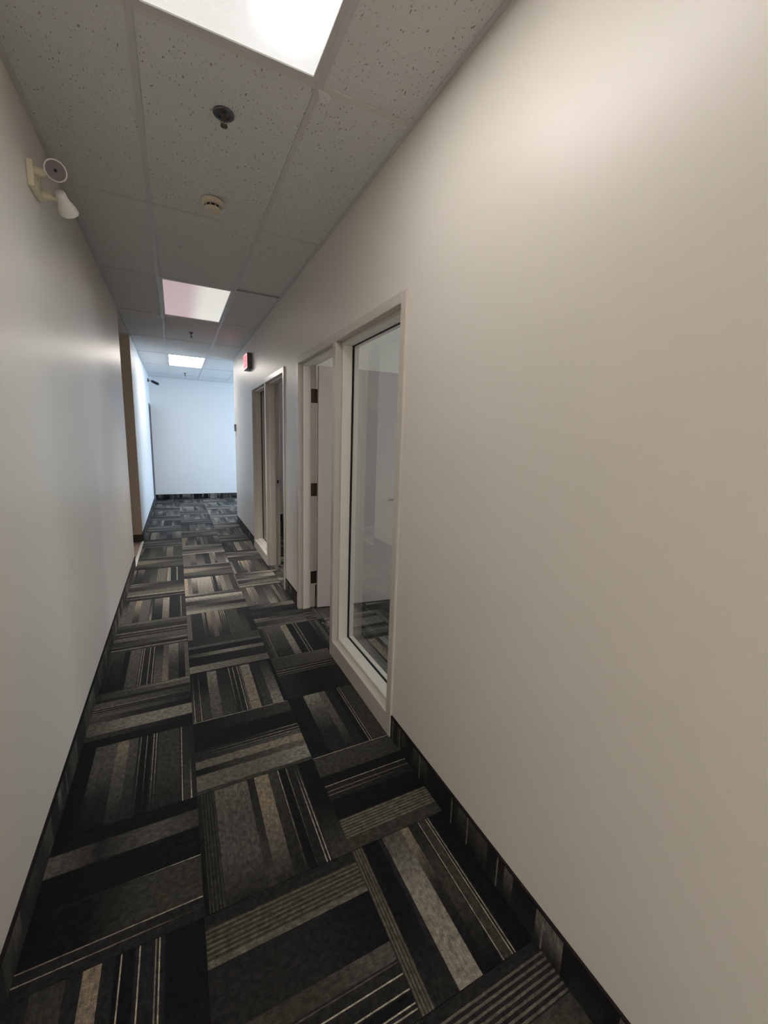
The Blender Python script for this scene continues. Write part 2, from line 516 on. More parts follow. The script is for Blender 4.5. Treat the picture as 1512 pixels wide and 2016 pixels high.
def carpet_mesh(name, w, h, bands, across, thick=0.006, extra=0.92):
    """bands: (start, end, [colours along the stripe]); across=True -> stripes run along x and are listed from the
    far edge (+y) to the near edge; else stripes run along y, listed from -x to +x, colours from far to near."""
    cuts = sorted({0.0, 1.0, *[b[0] for b in bands], *[b[1] for b in bands]})
    cuts = [c for c in cuts if 0 <= c <= 1]
    n = 6
    uoff = random.random() * 5
    verts, faces, cols, uvs = [], [], [], []
    def colour(u, t):
        c = C
        for s, e, cl in bands:
            if s - 1e-9 <= u <= e + 1e-9:
                if len(cl) == 1: c = cl[0]
                else:
                    p = t * (len(cl) - 1); i = min(int(p), len(cl) - 2); q = p - i
                    q = q * q * (3 - 2 * q)
                    c = tuple(cl[i][k] * (1 - q) + cl[i + 1][k] * q for k in range(3))
        return c
    def pos(u, t, z):
        if across: return (-w / 2 + t * w, h / 2 - u * h, z)
        return (-w / 2 + u * w, h / 2 - t * h, z)
    for a, b in zip(cuts[:-1], cuts[1:]):
        if b - a < 1e-5: continue
        m_ = (a + b) / 2
        long_ = len({colour(m_, i / n) for i in range(n + 1)}) > 1
        segs = n if long_ else 1
        for i in range(segs):
            t0, t1 = i / segs, (i + 1) / segs
            q = [(a, t0), (b, t0), (b, t1), (a, t1)]
            base = len(verts)
            verts += [pos(u, t, 0) for u, t in q]
            # upward facing order
            ids = [base, base + 1, base + 2, base + 3]
            cc = [colour(m_, t) for u, t in q]
            ww = (h, w) if across else (w, h)
            uu = [(u * ww[0] + uoff, t * ww[1] + uoff) for u, t in q]
            p = [Vector(verts[j]) for j in ids]
            if (p[1] - p[0]).cross(p[2] - p[0]).z < 0:
                ids = ids[::-1]; cc = cc[::-1]; uu = uu[::-1]
            faces.append(tuple(ids)); cols += cc; uvs += uu
    e = 0.0012
    bx = [(-w / 2, -h / 2), (w / 2, -h / 2), (w / 2, h / 2), (-w / 2, h / 2)]
    base = len(verts)
    verts += [(x, y, 0) for x, y in bx] + [(x, y, -thick) for x, y in bx]
    for i in range(4):
        j = (i + 1) % 4
        faces.append((base + i, base + 4 + i, base + 4 + j, base + j)); cols += [K] * 4; uvs += [(0, 0)] * 4
    me = bpy.data.meshes.new(name)
    me.from_pydata(verts, [], faces)
    at = me.color_attributes.new('yarn', 'FLOAT_COLOR', 'CORNER')
    for i, c in enumerate(cols):
        at.data[i].color = (c[0] * extra, c[1] * extra, c[2] * extra, 1)
    ul = me.uv_layers.new(name='stripe')
    for i, q in enumerate(uvs): ul.data[i].uv = q
    me.materials.append(M['carpet'])
    me.update()
    return me

def pin(at, cl=None, w=.0075):
    return (at, at + w, cl or [P])

def ridged(a, b, base=D, line=(.125, .118, .092), n=6, taper=False):
    out = [(a, b, [base])]
    st = (b - a) / n
    for i in range(n):
        out.append((a + (i + .3) * st, a + (i + .72) * st, [line]))
    return out

def random_bands():
    out, u = [], 0.0
    pins = random.random()
    while u < 1:
        k = random.choices('KDGTLWPPR', (3, 2, 3, 2, 2.6, 2, 2, 2, .7))[0]
        if k == 'K': w = random.uniform(.07, .18); out.append((u, u + w, [random.choice((K, C)), random.choice((K, C, D))]))
        elif k == 'D': w = random.uniform(.08, .2); out.append((u, u + w, [random.choice((D, C)), random.choice((D, C, G))]))
        elif k == 'G': w = random.uniform(.06, .16); out.append((u, u + w, random.choice(([G, C, K], [C, G], [G], [K, G, T_], [T_, G, C]))))
        elif k == 'T': w = random.uniform(.05, .12); out.append((u, u + w, random.choice(([T_], [T_, G], [G, T_]))))
        elif k == 'L': w = random.uniform(.06, .17); out.append((u, u + w, random.choice(([L], [L, T_], [L, G, C], [C, G, L]))))
        elif k == 'W': w = random.uniform(.05, .1); out.append((u, u + w, random.choice(([W], [W, T_, G], [C, W], [W, C]))))
        elif k == 'P':
            w = random.uniform(.06, .12); base = random.choice((C, D, K)); out.append((u, u + w, [base]))
            fade = random.choice(([P], [P, G, C], [C, G, P], [Q]))
            for j in range(random.choice((1, 2, 2, 3))):
                out.append(pin(u + w * (.2 + .27 * j), fade, .010))
        else:
            w = random.uniform(.12, .2); out += ridged(u, u + w)
        u += w
    return [(a, min(b, 1), c) for a, b, c in out if a < 1]

# stripes of the tiles nearest the camera, read off the photograph: (column, row) -> bands
TILES = {
 (0, -1): [(0, .12, [C, K]), (.12, .28, [D]), (.28, .30, [C]), (.36, .45, [W, T_]), (.45, .52, [C]), (.52, .62, [K]), pin(.545), pin(.64), pin(.725, [Q]), pin(.745), (.78, 1, [K])],
 (2, -2): [(0, .05, [C])] + ridged(.05, .27, C, (.12, .112, .088), 7) + [(.27, .6, [G, D]), (.6, 1, [D, C])],
 (0, 0): [(0, .13, [K]), (.13, .30, [T_, C, G, D]), (.30, .55, [K]), pin(.55, [K, C, P]), (.565, .86, [K, K, D, D]), pin(.86, [W, P]), (.87, .92, [C]), pin(.925, [P, Q, C]), (.937, 1, [C])],
 (0, 1): [(0, .14, [K]), (.14, .32, [G, G, C, K]), (.32, .42, [W, G, C]), (.42, .5, [G, C]), pin(.52, [Q, C]), (.53, .62, [K]), pin(.575, [Q, K]), pin(.635, [P, Q, C]), pin(.66, [P, Q, C]), (.68, .87, [D, D, C]), pin(.885), (.9, .97, [C, D]), pin(.955, [K, C, P]), (.97, 1, [C])],
 (0, 2): [(0, .05, [C, Q]), pin(.045, [C, P, P]), (.055, .16, [D, T_]), (.16, .22, [C]), (.22, .33, [T_, G, D]), pin(.33, [P, P, G]), pin(.37, [P, G, C]), pin(.41, [P, Q, G, C]), (.43, .5, [T_, G, C]), (.5, .6, [G, C, K]), (.6, .8, [T_, L, L]), (.8, .88, [D, K]), (.88, 1, [K])],
 (0, 3): [(0, .2, [D, C, K]), pin(.05, [G, C]), (.2, .27, [K]), (.27, .4, [T_, G]), pin(.41), pin(.435), (.45, .5, [C]), pin(.51), pin(.56), (.58, .68, [K, G, T_]), (.68, .75, [G, W]), (.75, .87, [L, T_, D, D]), (.87, .95, [G, C, K]), (.95, 1, [T_])],
 (1, -1): [(0, .08, [C])] + ridged(.08, .28, D, (.11, .105, .08), 7) + [(.27, .3, [T_]), (.3, .62, [C, C, K]), (.62, .72, [D, D, G]), pin(.73, [G]), (.75, .8, [C]), pin(.79), (.81, .86, [C]), pin(.865), (.88, .93, [K]), pin(.93), pin(.955, [C, P]), (.97, 1, [C])],
 (1, 0): ridged(0, .13, C, D, 6) + [(0, .03, [C, K]), (.13, .4, [T_, G, G, C]), (.40, .46, [C, D]), (.46, .58, [W, W, T_, C]), (.58, .66, [D, C]), pin(.665, [P, Q, C]), (.68, .74, [K]), pin(.74, [Q, C]), (.755, .8, [C]), pin(.81, [C, P, P]), pin(.835, [C, P, P]), (.855, 1, [K, K, D])],
 (1, 1): [pin(0), (.012, .2, [K, C, D]), (.2, .45, [K]), pin(.44, [K, C, P]), pin(.49, [K, Q, P]), pin(.53, [C, Q, P]), (.55, .6, [C, G]), (.6, .7, [T_, W]), (.7, .78, [K, D, T_]), (.78, .96, [T_, T_, L]), (.96, 1, [D])],
 (1, 2): [(0, .19, [K, K, D, D]), pin(.02, [K, P]), pin(.085, [K, Q, P]), (.19, .3, [L, T_, G]), (.3, .44, [C, D]), pin(.45, [P, Q, C]), pin(.5, [P, G]), pin(.555), (.575, .6, [G]), (.6, .71, [L, W, W]), (.71, .74, [C]), (.74, .84, [C, D]), (.84, .96, [C, G, L]), (.96, 1, [K])],
 (1, 3): [(0, .22, [C, D]), (.22, .3, [G]), (.3, .46, [K]), (.46, .56, [D, L, T_]), (.56, .8, [K, C]), (.8, .97, [L, T_]), (.97, 1, [K])],
 (2, -1): ridged(0, .10, D, (.115, .105, .085), 4) + [(.10, .26, [K, K, C]), (.26, .30, [C]), (.30, .50, [G, L, L]), (.50, .58, [W, C, K]), (.58, .68, [C, D, K]), pin(.69), (.70, .78, [D]), pin(.775), pin(.80), (.82, 1, [K])],
 (2, 0): [pin(0), (.012, .25, [D]), (.25, .36, [K]), pin(.36), pin(.42, [Q]), pin(.46, [Q, C]), (.48, .52, [C]), (.52, .72, [K])] + ridged(.72, .9, (.06, .057, .046), (.15, .14, .11), 7) + [(.9, 1, [D])],
 (2, 1): [(0, .22, [K]), (.22, .44, [L, G, C, C]), (.44, .54, [T_, G, C]), (.54, .66, [C]), (.66, .72, [K]), pin(.73), (.742, .76, [C]), pin(.762), (.78, 1, [D])],
 (2, 2): [pin(0, [Q]), (.012, .3, [D, G]), (.3, .33, [C]), pin(.34, [P]), pin(.4), pin(.45, [Q]), (.47, 1, [C, K, C])],
 (2, 3): [(0, .06, [C]), (.06, .12, [D]), pin(.12, [Q]), (.13, .42, [G, D, C]), (.42, .54, [W, L, T_]), (.54, .66, [K]), pin(.67), pin(.73), (.75, 1, [K])],
}
TP, X0T, Y0T = 0.507, 0.0125 - 0.507, 1.198     # tile pitch and grid origin
FLOOR_REGIONS = [(XL, XR, Y_BACK, Y_REND), (XR, XO, 1.72, 3.47), (XR, XO, 4.03, 5.78),
                 (XO, 2.56, 1.2, 3.70), (XO, 2.56, 3.80, Y_REND - .12), (XL, 2.06, Y_REND, Y_END)]

def floor():
    fl = MB().box(X_ROOM0 - 0.2, X_FAR + 0.2, Y_ROOM - 0.2, Y_END + 0.2, -0.06, -0.0065).obj('floor', M['subfloor'])
    struct(fl, 'charcoal and taupe striped carpet tiles laid quarter turn')
    pool = [random_bands() for _ in range(26)]
    sheets = {}
    n = 0
    for ri, (xa, xb, ya, yb) in enumerate(FLOOR_REGIONS):
        for i in range(-2, 12):
            for j in range(-8, 24):
                x0, x1 = X0T + i * TP, X0T + (i + 1) * TP
                y0, y1 = Y0T + j * 0.5, Y0T + (j + 1) * 0.5
                cx0, cx1, cy0, cy1 = max(x0, xa), min(x1, xb), max(y0, ya), min(y1, yb)
                if i == 0 and ri in (0, 5): cx0 = XL
                if cx1 - cx0 < 0.02 or cy1 - cy0 < 0.02: continue
                if i < 0: continue
                across = (i + j) % 2 == 0
                full = cx1 - cx0 > TP - .03 and cy1 - cy0 > .49
                if (i, j) in TILES and ri == 0:
                    me = carpet_mesh('carpet_tile', cx1 - cx0 - .0015, cy1 - cy0 - .0015, TILES[(i, j)], across)
                else:
                    k = random.randrange(len(pool))
                    key = (k, across, round(cx1 - cx0, 3), round(cy1 - cy0, 3))
                    if key not in sheets:
                        sheets[key] = carpet_mesh('carpet_tile', cx1 - cx0 - .0015, cy1 - cy0 - .0015, pool[k], across)
                    me = sheets[key]
                o = bpy.data.objects.new('carpet_tile', me)
                o.parent = fl
                o.location = ((cx0 + cx1) / 2, (cy0 + cy1) / 2, random.uniform(-.0004, .0004))
                COL.objects.link(o); n += 1
    # vinyl planks and metal threshold in the side passage
    y = Y_LEND
    while y < Y_NOOK - 0.01:
        y1 = min(y + 0.15, Y_NOOK)
        for a, b in ((X_NOOK, -1.75), (-1.748, XL - 0.012)):
            p = MB().box(a, b, y + .0008, y1 - .0008, -.0064, -.001).obj('vinyl_plank', M['vinyl'], fl)
            local(p, ((a + b) / 2, (y + y1) / 2, -.002))
        y = y1
    MB().box(XL - 0.022, XL + 0.010, Y_LEND + .02, Y_NOOK - .005, -.006, .005).obj('threshold_strip', M['white_plastic'], fl, bevel=.002)
    return n
floor()
struct(MB().box(X_ROOM0, X_ROOM1, Y_ROOM, Y_BACK, -.0064, 0).obj('floor_back_bounce', M['bounce_floor']), 'unseen floor of the open room, kept pale to bounce light')  # light floor added out of view to bounce light up to the ceiling

# ------------------------------------------------------------------ baseboards: strips of the same carpet with a dark binding
def baseboard(name, p0, p1, out, label=None, seed=0):
    """runs from p0 to p1 (xy), 'out' = direction away from the wall"""
    rnd = random.Random(seed)
    p0, p1, out = Vector((*p0, 0)), Vector((*p1, 0)), Vector((*out, 0))
    d = (p1 - p0); ln = d.length; d.normalize()
    root = struct(empty(name, p0), label or 'low baseboard of striped carpet')
    mb = MB()
    ang = math.atan2(d.y, d.x)
    rot = Matrix.Translation(p0) @ Matrix.Rotation(ang, 4, 'Z')
    side = 1 if Vector((-d.y, d.x, 0)).dot(out) > 0 else -1
    a, b = sorted((0.0, side * 0.009))
    mb.box(0, ln, a, b, BB - .006, BB)
    me = mb.mesh('binding', M['binding']); me.transform(rot)
    o = bpy.data.objects.new('binding', me); o.parent = root; o.location = -root.location; COL.objects.link(o)
    s = 0.0
    while s < ln - 1e-4:
        e = min(s + 0.5, ln)
        if ln - e < .06: e = ln
        bands = []
        u = 0.0
        while u < 1:
            w = rnd.choice((.03, .05, .08, .12, .2, .25))
            c = rnd.choice((K, K, K, C, D, (.06, .056, .05), (.12, .112, .10), (.17, .16, .14)))
            c2 = rnd.choice((c, K, C))
            bands.append((u, min(1, u + w), [c, c2]))
            if rnd.random() < .3: bands.append(pin(u + w * .5, [(.20, .185, .16)], .012))
            u += w
        m2 = carpet_mesh('carpet_strip', e - s - .001, BB - .006, [b for b in bands if b[0] < 1], False, .005)
        # stand the strip up: local y -> z, local z -> out of the wall
        up = Matrix(((1, 0, 0, 0), (0, 0, side * 1.0, 0), (0, 1, 0, 0), (0, 0, 0, 1)))
        tr = Matrix.Rotation(ang, 4, 'Z') @ Matrix.Translation(((s + e) / 2, side * .0075, (BB - .006) / 2)) @ up
        m2.transform(tr)
        if side > 0: m2.flip_normals()
        c = p0 + d * ((s + e) / 2)
        o = bpy.data.objects.new('carpet_strip', m2)
        m2.transform(Matrix.Translation(-(c - p0)))
        o.parent = root; o.location = c - p0
        COL.objects.link(o)
        s = e

baseboard('baseboard_left', (XL, Y_BACK), (XL, Y_LEND), (1, 0), 'striped carpet baseboard under the emergency light wall', 3)
baseboard('baseboard_right', (XR, Y_BACK), (XR, 1.673), (-1, 0), 'striped carpet baseboard at the blank stretch of wall', 5)
baseboard('baseboard_middle', (XR, 3.523), (XR, 3.977), (-1, 0), 'short dark baseboard between the two glazed frames', 8)
baseboard('baseboard_right_far', (XR, 5.828), (XR, Y_REND), (-1, 0), 'striped carpet baseboard below the exit sign', 9)
baseboard('baseboard_left_far', (XL, Y_NOOK), (XL, 10.29), (1, 0), 'striped carpet baseboard on the daylit wall', 12)
baseboard('baseboard_end', (XL, Y_END), (3.0, Y_END), (0, -1), 'dark carpet baseboard under the end wall', 14)
baseboard('baseboard_office', (XO, 3.70), (X_FAR, 3.70), (0, -1), None, 15)
baseboard('baseboard_office_far', (XO, Y_REND - .12), (X_FAR, Y_REND - .12), (0, -1), None, 16)
b = struct(MB().box(-0.76, XL, Y_NOOK - .012, Y_NOOK - .004, 0, .105).obj('baseboard_passage', M['base_trim'], bevel=.002),
           'dark brown rubber base on the tan passage wall')

# ------------------------------------------------------------------ ceiling
XB = [-0.673 - 0.603 * k for k in range(4, 0, -1)] + [-0.673, -0.070, 0.533] + [0.533 + 0.603 * k for k in range(1, 8)]
YB = [1.694 + 1.2157 * k for k in range(-4, 9)]
CEIL_REGIONS = [(XL, XR, Y_BACK, Y_LEND), (XL, XR, Y_LEND, Y_NOOK), (XL, XR, Y_NOOK, Y_REND), (XL, 3.0, Y_REND, Y_END), (X_NOOK, XL, Y_LEND, Y_NOOK),
                (XO, X_FAR, 0.4, 3.70), (XO, X_FAR, 3.80, Y_REND - .12)]
FIXTURES = [(1.694 - 1.2157, 1.694), (1.694 + 2 * 1.2157, 1.694 + 3 * 1.2157), (1.694 + 5 * 1.2157, 1.694 + 6 * 1.2157)]
def ceiling():
    ce = MB().box(X_ROOM0 - 0.2, X_FAR + 0.2, Y_ROOM - 0.2, Y_END + 0.2, ZC + 0.03, ZC + 0.09).obj('ceiling', M['grid'])
    struct(ce, 'suspended ceiling of fissured tiles in a white grid')
    hb = 0.012
    for xa, xb, ya, yb in CEIL_REGIONS:
        xs = [xa] + [x for x in XB if xa + .03 < x < xb - .03] + [xb]
        ys = [ya] + [y for y in YB if ya + .03 < y < yb - .03] + [yb]
        for i in range(len(xs) - 1):
            for j in range(len(ys) - 1):
                x0, x1, y0, y1 = xs[i], xs[i + 1], ys[j], ys[j + 1]
                if any(abs(x0 + .070) < .01 and min(y1, f1) - max(y0, f0) > .5 for f0, f1 in FIXTURES): continue
                t = MB().box(x0 + .003, x1 - .003, y0 + .003, y1 - .003, ZC + .004, ZC + .018).obj('ceiling_tile', M['ceiling'], ce)
                local(t, ((x0 + x1) / 2, (y0 + y1) / 2, ZC + .004))
                if abs(y1 - 4.1254) < .01 and x0 > .5 and x1 < 1: t.rotation_euler = (.010, 0, 0); t.location.z += .0055   # sits askew, leaving a dark slit
        for x in xs[1:-1]:
            t = MB().box(x - hb, x + hb, ya, yb, ZC, ZC + .0035).box(x - .002, x + .002, ya, yb, ZC + .0035, ZC + .03).obj('tee_bar', M['grid'], ce)
            local(t, (x, (ya + yb) / 2, ZC))
        for y in [v for v in YB if ya - .001 < v < yb + .001]:
            for i in range(len(xs) - 1):
                a = xs[i] + (hb if i else 0); b2 = xs[i + 1] - (hb if i + 1 < len(xs) - 1 else 0)
                t = MB().box(a, b2, y - hb, y + hb, ZC + .0004, ZC + .0035).obj('cross_tee', M['cross'], ce)
                local(t, ((a + b2) / 2, y, ZC))
    # wall angles
    for nm, (x0, x1, y0, y1) in {'l': (XL, XL + .02, Y_BACK, Y_LEND), 'r': (XR - .02, XR, Y_BACK, Y_REND),
                                 'lf': (XL, XL + .02, Y_NOOK, Y_END), 'e': (XL + .02, 3.0, Y_END - .02, Y_END)}.items():
        MB().box(x0, x1, y0, y1, ZC - .0006, ZC + .003).obj('wall_angle', M['grid'], ce)
    # torn corner of a tile beside the near light
    v = [(0.530, 1.700, ZC - .001), (0.575, 1.704, ZC - .001), (0.592, 1.722, ZC - .002), (0.570, 1.742, ZC - .010), (0.546, 1.733, ZC - .008)]
    mb = MB(); mb.v = v + [(x, y, z + .003) for x, y, z in v]
    mb.f = [(0, 1, 2, 3, 4)[::-1], (5, 6, 7, 8, 9)] + [(i, (i + 1) % 5, 5 + (i + 1) % 5, 5 + i) for i in range(5)]
    t = mb.obj('torn_flap', M['ceiling'], ce); t['label'] = 'torn tile corner hanging at the grid joint'
ceiling()

def unseen_lamps():
    ce = bpy.data.objects['ceiling']
    m = glow('unseen_lamp_lens', LAMP_COL, UNSEEN_LAMP_GLOW)
    me = MB().box(-.29, .29, -.59, .59, 0, .012).mesh('unseen_troffer_lens', m)
    for x, y in [(a, b) for a in (-2.2, 0.23, 2.66) for b in (-4.9, -2.6)] + [(-1.85, 5.96)]:  # all but the last are fill added behind the camera; the last lights the passage
            o = bpy.data.objects.new('unseen_troffer_lens', me)
            o.parent = ce; o.location = (x, y, ZC + .016)
            COL.objects.link(o)
unseen_lamps()

# ------------------------------------------------------------------ ceiling lights
LENS = [
 lens_mat('prismatic_lens_bright', (.78, .765, .72), (.86, .85, .82), [0.150], TUBE_GLOW[0], 0.052, 0.41, LAMP_COL),
 lens_mat('prismatic_lens_dim', (.42, .285, .285), (.62, .585, .51), [], 0, .05, .4, LAMP_COL),
 lens_mat('prismatic_lens_far', (8.6, 7.5, 6.2), (8.6, 7.5, 6.2), [-.14, .14], TUBE_GLOW[2], .07, .5, LAMP_COL)]
LABELS = ['bright ceiling troffer at the top of the picture, nearest the camera',
          'dim pinkish ceiling troffer in the middle of the corridor ceiling',
          'small glaring white ceiling troffer farthest down, before the end wall']
def ceiling_light(i):
    y0, y1 = FIXTURES[i]
    x0, x1 = -0.070 + .012, 0.533 - .012
    y0 += .012; y1 -= .012
    r = tag(empty('ceiling_light', ((x0 + x1) / 2, (y0 + y1) / 2, ZC)), LABELS[i], 'ceiling light', 'recessed ceiling lights down the corridor')
    f = MB(); w = .020
    f.box(x0, x1, y0, y0 + w, ZC + .001, ZC + .02).box(x0, x1, y1 - w, y1, ZC + .001, ZC + .02)
    f.box(x0, x0 + w, y0 + w, y1 - w, ZC + .001, ZC + .02).box(x1 - w, x1, y0 + w, y1 - w, ZC + .001, ZC + .02)
    f.obj('frame', M['grid'], r)
    MB().box(x0, x1, y0, y1, ZC + .02, ZC + .028).obj('housing', M['grid'], r)
    d = MB().box(x0 + w, x1 - w, y0 + w, y1 - w, ZC + .006, ZC + .010).obj('lens', LENS[i], r)
    local(d, ((x0 + x1) / 2, (y0 + y1) / 2, ZC + .006))
    if i == 1:  # added floor fill below the lens, stronger than the dim fixture itself
        a = bpy.data.lights.new('floor_fill', 'AREA')
        a.shape = 'RECTANGLE'; a.size, a.size_y = x1 - x0 - .06, y1 - y0 - .06
        a.energy = FLOOR_FILL_W; a.color = LAMP_COL; a.spread = math.radians(62)
        o = bpy.data.objects.new('floor_fill', a)
        o.parent = r; o.location = (0, 0, .002)
        COL.objects.link(o)
for i in range(3): ceiling_light(i)

# ------------------------------------------------------------------ door-and-sidelight frames in the right-hand wall
def frame_unit(idx, y_out0, y_out1, door_first):
    """hollow-metal frame; door bay and glazed bay share one mullion"""
    fw = 0.050
    ya, yb = y_out0, y_out1
    zt, zi = 2.177, 2.127
    if door_first: db = (ya + fw, ya + fw + .842); mu = (db[1], db[1] + fw); gb = (mu[1], yb - fw)
    else: gb = (ya + fw, ya + fw + .846); mu = (gb[1], gb[1] + fw); db = (mu[1], yb - fw)
    side = 'with a brown open door' if not door_first else 'with a dark office beyond'
    door = struct(empty('door_%d' % idx, (XF, (db[0] + db[1]) / 2, 0)), 'steel door frame %s' % ('holding the open pinkish grey door' if idx == 1 else 'open onto a dark office'))
    win = struct(empty('window_%d' % idx, (XF, (gb[0] + gb[1]) / 2, 0)), 'tall glazed sidelight %s' % ('beside the open pinkish grey door' if idx == 1 else 'left of the dark doorway'))
    jamb = (lambda a, b, p: MB().box(XF, XI, a, b, 0, zt).obj('jamb', M['frame'], p, bevel=.0025))
    near_p, far_p = (door, win) if door_first else (win, door)
    jamb(ya, ya + fw, near_p); jamb(yb - fw, yb, far_p)
    MB().box(XF, XI, mu[0], mu[1], 0, zi).obj('mullion', M['frame'], door, bevel=.0025)
    MB().box(XF, XI, db[0] if not door_first else db[0], db[1] + (0 if not door_first else fw), zi, zt).obj('head', M['frame'], door, bevel=.0025) if door_first else \
        MB().box(XF, XI, db[0] - fw, db[1], zi, zt).obj('head', M['frame'], door, bevel=.0025)
    MB().box(XF, XI, gb[0], gb[1], zi, zt).obj('head', M['frame'], win, bevel=.0025)
    MB().box(XF, XI, gb[0], gb[1], 0, .117).obj('sill', M['frame'], win, bevel=.0025)
    # door stops
    s0, s1, sd = .962, 1.026, .016
    MB().box(s0, s1, db[0], db[0] + sd, 0, zi).obj('door_stop', M['stop'], door, bevel=.002)
    MB().box(s0, s1, db[1] - sd, db[1], 0, zi).obj('door_stop', M['stop'], door, bevel=.002)
    MB().box(s0, s1, db[0] + sd, db[1] - sd, zi - sd, zi).obj('door_stop', M['stop'], door, bevel=.002)
    # glazing stops, gaskets, pane
    for x0, x1, sd in ((.966, 1.033, .017), (1.047, XI - .002, .017)):
        MB().box(x0, x1, gb[0], gb[1], .117, .117 + sd).obj('glazing_stop', M['stop'], win, bevel=.002)
        MB().box(x0, x1, gb[0], gb[1], zi - sd, zi).obj('glazing_stop', M['stop'], win, bevel=.002)
        MB().box(x0, x1, gb[0], gb[0] + sd, .117 + sd, zi - sd).obj('glazing_stop', M['stop'], win, bevel=.002)
        MB().box(x0, x1, gb[1] - sd, gb[1], .117 + sd, zi - sd).obj('glazing_stop', M['stop'], win, bevel=.002)
    g = MB(); sd = .0185
    for x0, x1 in ((1.033, 1.0375), (1.0425, 1.047)):
        g.box(x0, x1, gb[0], gb[1], .117, .117 + sd).box(x0, x1, gb[0], gb[1], zi - sd, zi)
        g.box(x0, x1, gb[0], gb[0] + sd, .117 + sd, zi - sd).box(x0, x1, gb[1] - sd, gb[1], .117 + sd, zi - sd)
    g.obj('gasket', M['gasket'], win)
    MB().box(1.0376, 1.0424, gb[0] + .004, gb[1] - .004, .121, zi - .004).obj('pane', M['glass'], win)
    return door, win, db, gb, mu

def door_leaf(door, hinge_y, direction, angle, width, label):
    """leaf modelled closed (along direction from hinge), then swung into the office about the hinge"""
    axis = Vector((XI + .006, hinge_y, 0))
    lf = MB().box(XI - .048, XI - .003, *sorted((hinge_y + direction * .003, hinge_y + direction * width)), .012, 2.120).obj('leaf', M['leaf'], None, bevel=.0015)
    lf['label'] = label
    lv = []
    ye = hinge_y + direction * (width - .065)
    for xs, sg in ((XI - .048, -1), (XI - .003, 1)):
        mt = Matrix.Translation((xs, ye, 1.0)) @ Matrix.Rotation(math.radians(90 * sg), 4, 'Y')
        mb = MB().lathe([(.031, 0), (.031, .004), (.027, .009), (.012, .010), (.011, .042), (.009, .046)], 20, mt)
        x2 = xs + sg * .040
        mb.tube([(x2, ye, 1.0), (x2, ye - direction * .03, 1.0), (x2, ye - direction * .075, .998), (x2 - sg * .008, ye - direction * .112, .992)], [.011, .0105, .009, .007], 10)
        lv.append(mb.obj('lever_handle', M['steel'], None, smooth=True))
    hs = []
    for z in (1.88, 1.085, .285):
        mb = MB().box(XI - .044, XI + .001, hinge_y - .0024 + 0, hinge_y + .0024, z - .057, z + .057)
        mb.lathe([(.0075, z - .057), (.0075, z + .057)], 10, Matrix.Translation((axis.x, axis.y, 0)))
        hs.append(mb.obj('hinge', M['bronze'], None))
    rot = Matrix.Translation(axis) @ Matrix.Rotation(angle, 4, 'Z') @ Matrix.Translation(-axis)
    for o in [lf] + lv: o.data.transform(rot)
    for o in [lf] + hs: o.parent = door; o.location = -door.location
    for o in lv: o.parent = lf
    return lf

d1, w1, db1, gb1, mu1 = frame_unit(1, 1.675, 3.520, False)
door_leaf(d1, db1[1], -1, math.radians(84), .835, 'open pinkish grey door leaf')
d2, w2, db2, gb2, mu2 = frame_unit(2, 3.980, 5.825, True)
door_leaf(d2, db2[0], 1, math.radians(-96), .835, 'door leaf folded back into the dark office')
# strike plate on the mullion of the far door bay
y = db2[1]
sp_ = MB().box(1.028, 1.078, y - .0025, y + .001, .955, 1.075).box(1.074, 1.094, y - .0035, y + .0005, .985, 1.045).obj('strike_plate', M['steel'], d2, bevel=.001)
MB().box(1.044, 1.064, y - .0032, y - .0024, .995, 1.035).obj('latch_hole', M['gasket'], sp_).location = (0, 0, 0)

# doors off the left: grey door in the tan passage wall, dark doorway beside the end corner
def side_doors():
    d = struct(empty('door_3', (-1.26, Y_NOOK, 0)), 'grey door in the tan wall of the side passage')
    for a, b in ((-1.72, -1.67), (-0.85, -0.80)):
        MB().box(a, b, Y_NOOK - .02, Y_NOOK + .09, 0, 2.13).obj('jamb', M['frame'], d, bevel=.002)
    MB().box(-1.67, -.85, Y_NOOK - .02, Y_NOOK + .09, 2.08, 2.13).obj('head', M['frame'], d, bevel=.002)
    lf = MB().box(-1.668, -.852, Y_NOOK + .02, Y_NOOK + .06, .008, 2.078).obj('leaf', M['dark_leaf'], d, bevel=.002)
    mt = Matrix.Translation((-1.60, Y_NOOK + .02, 1.0)) @ Matrix.Rotation(math.radians(90), 4, 'X')
    kb = MB().lathe([(.03, 0), (.03, .006), (.011, .008), (.011, .035), (.026, .045), (.028, .058), (.018, .068)], 18, mt).obj('knob', M['steel'], None, smooth=True)
    kb.parent = lf
    d = struct(empty('door_4', (XL, 10.6, 0)), 'narrow dark doorway beside the end wall corner')
    for a, b in ((10.29, 10.34), (10.85, 10.90)):
        MB().box(XL - .12, XL + .010, a, b, 0, 2.17).obj('jamb', M['dark_frame'], d, bevel=.002)
    MB().box(XL - .12, XL + .010, 10.34, 10.85, 2.12, 2.17).obj('head', M['dark_frame'], d, bevel=.002)
    MB().box(XL - .10, XL - .055, 10.342, 10.848, .008, 2.118).obj('leaf', M['dark_leaf'], d, bevel=.002)
side_doors()

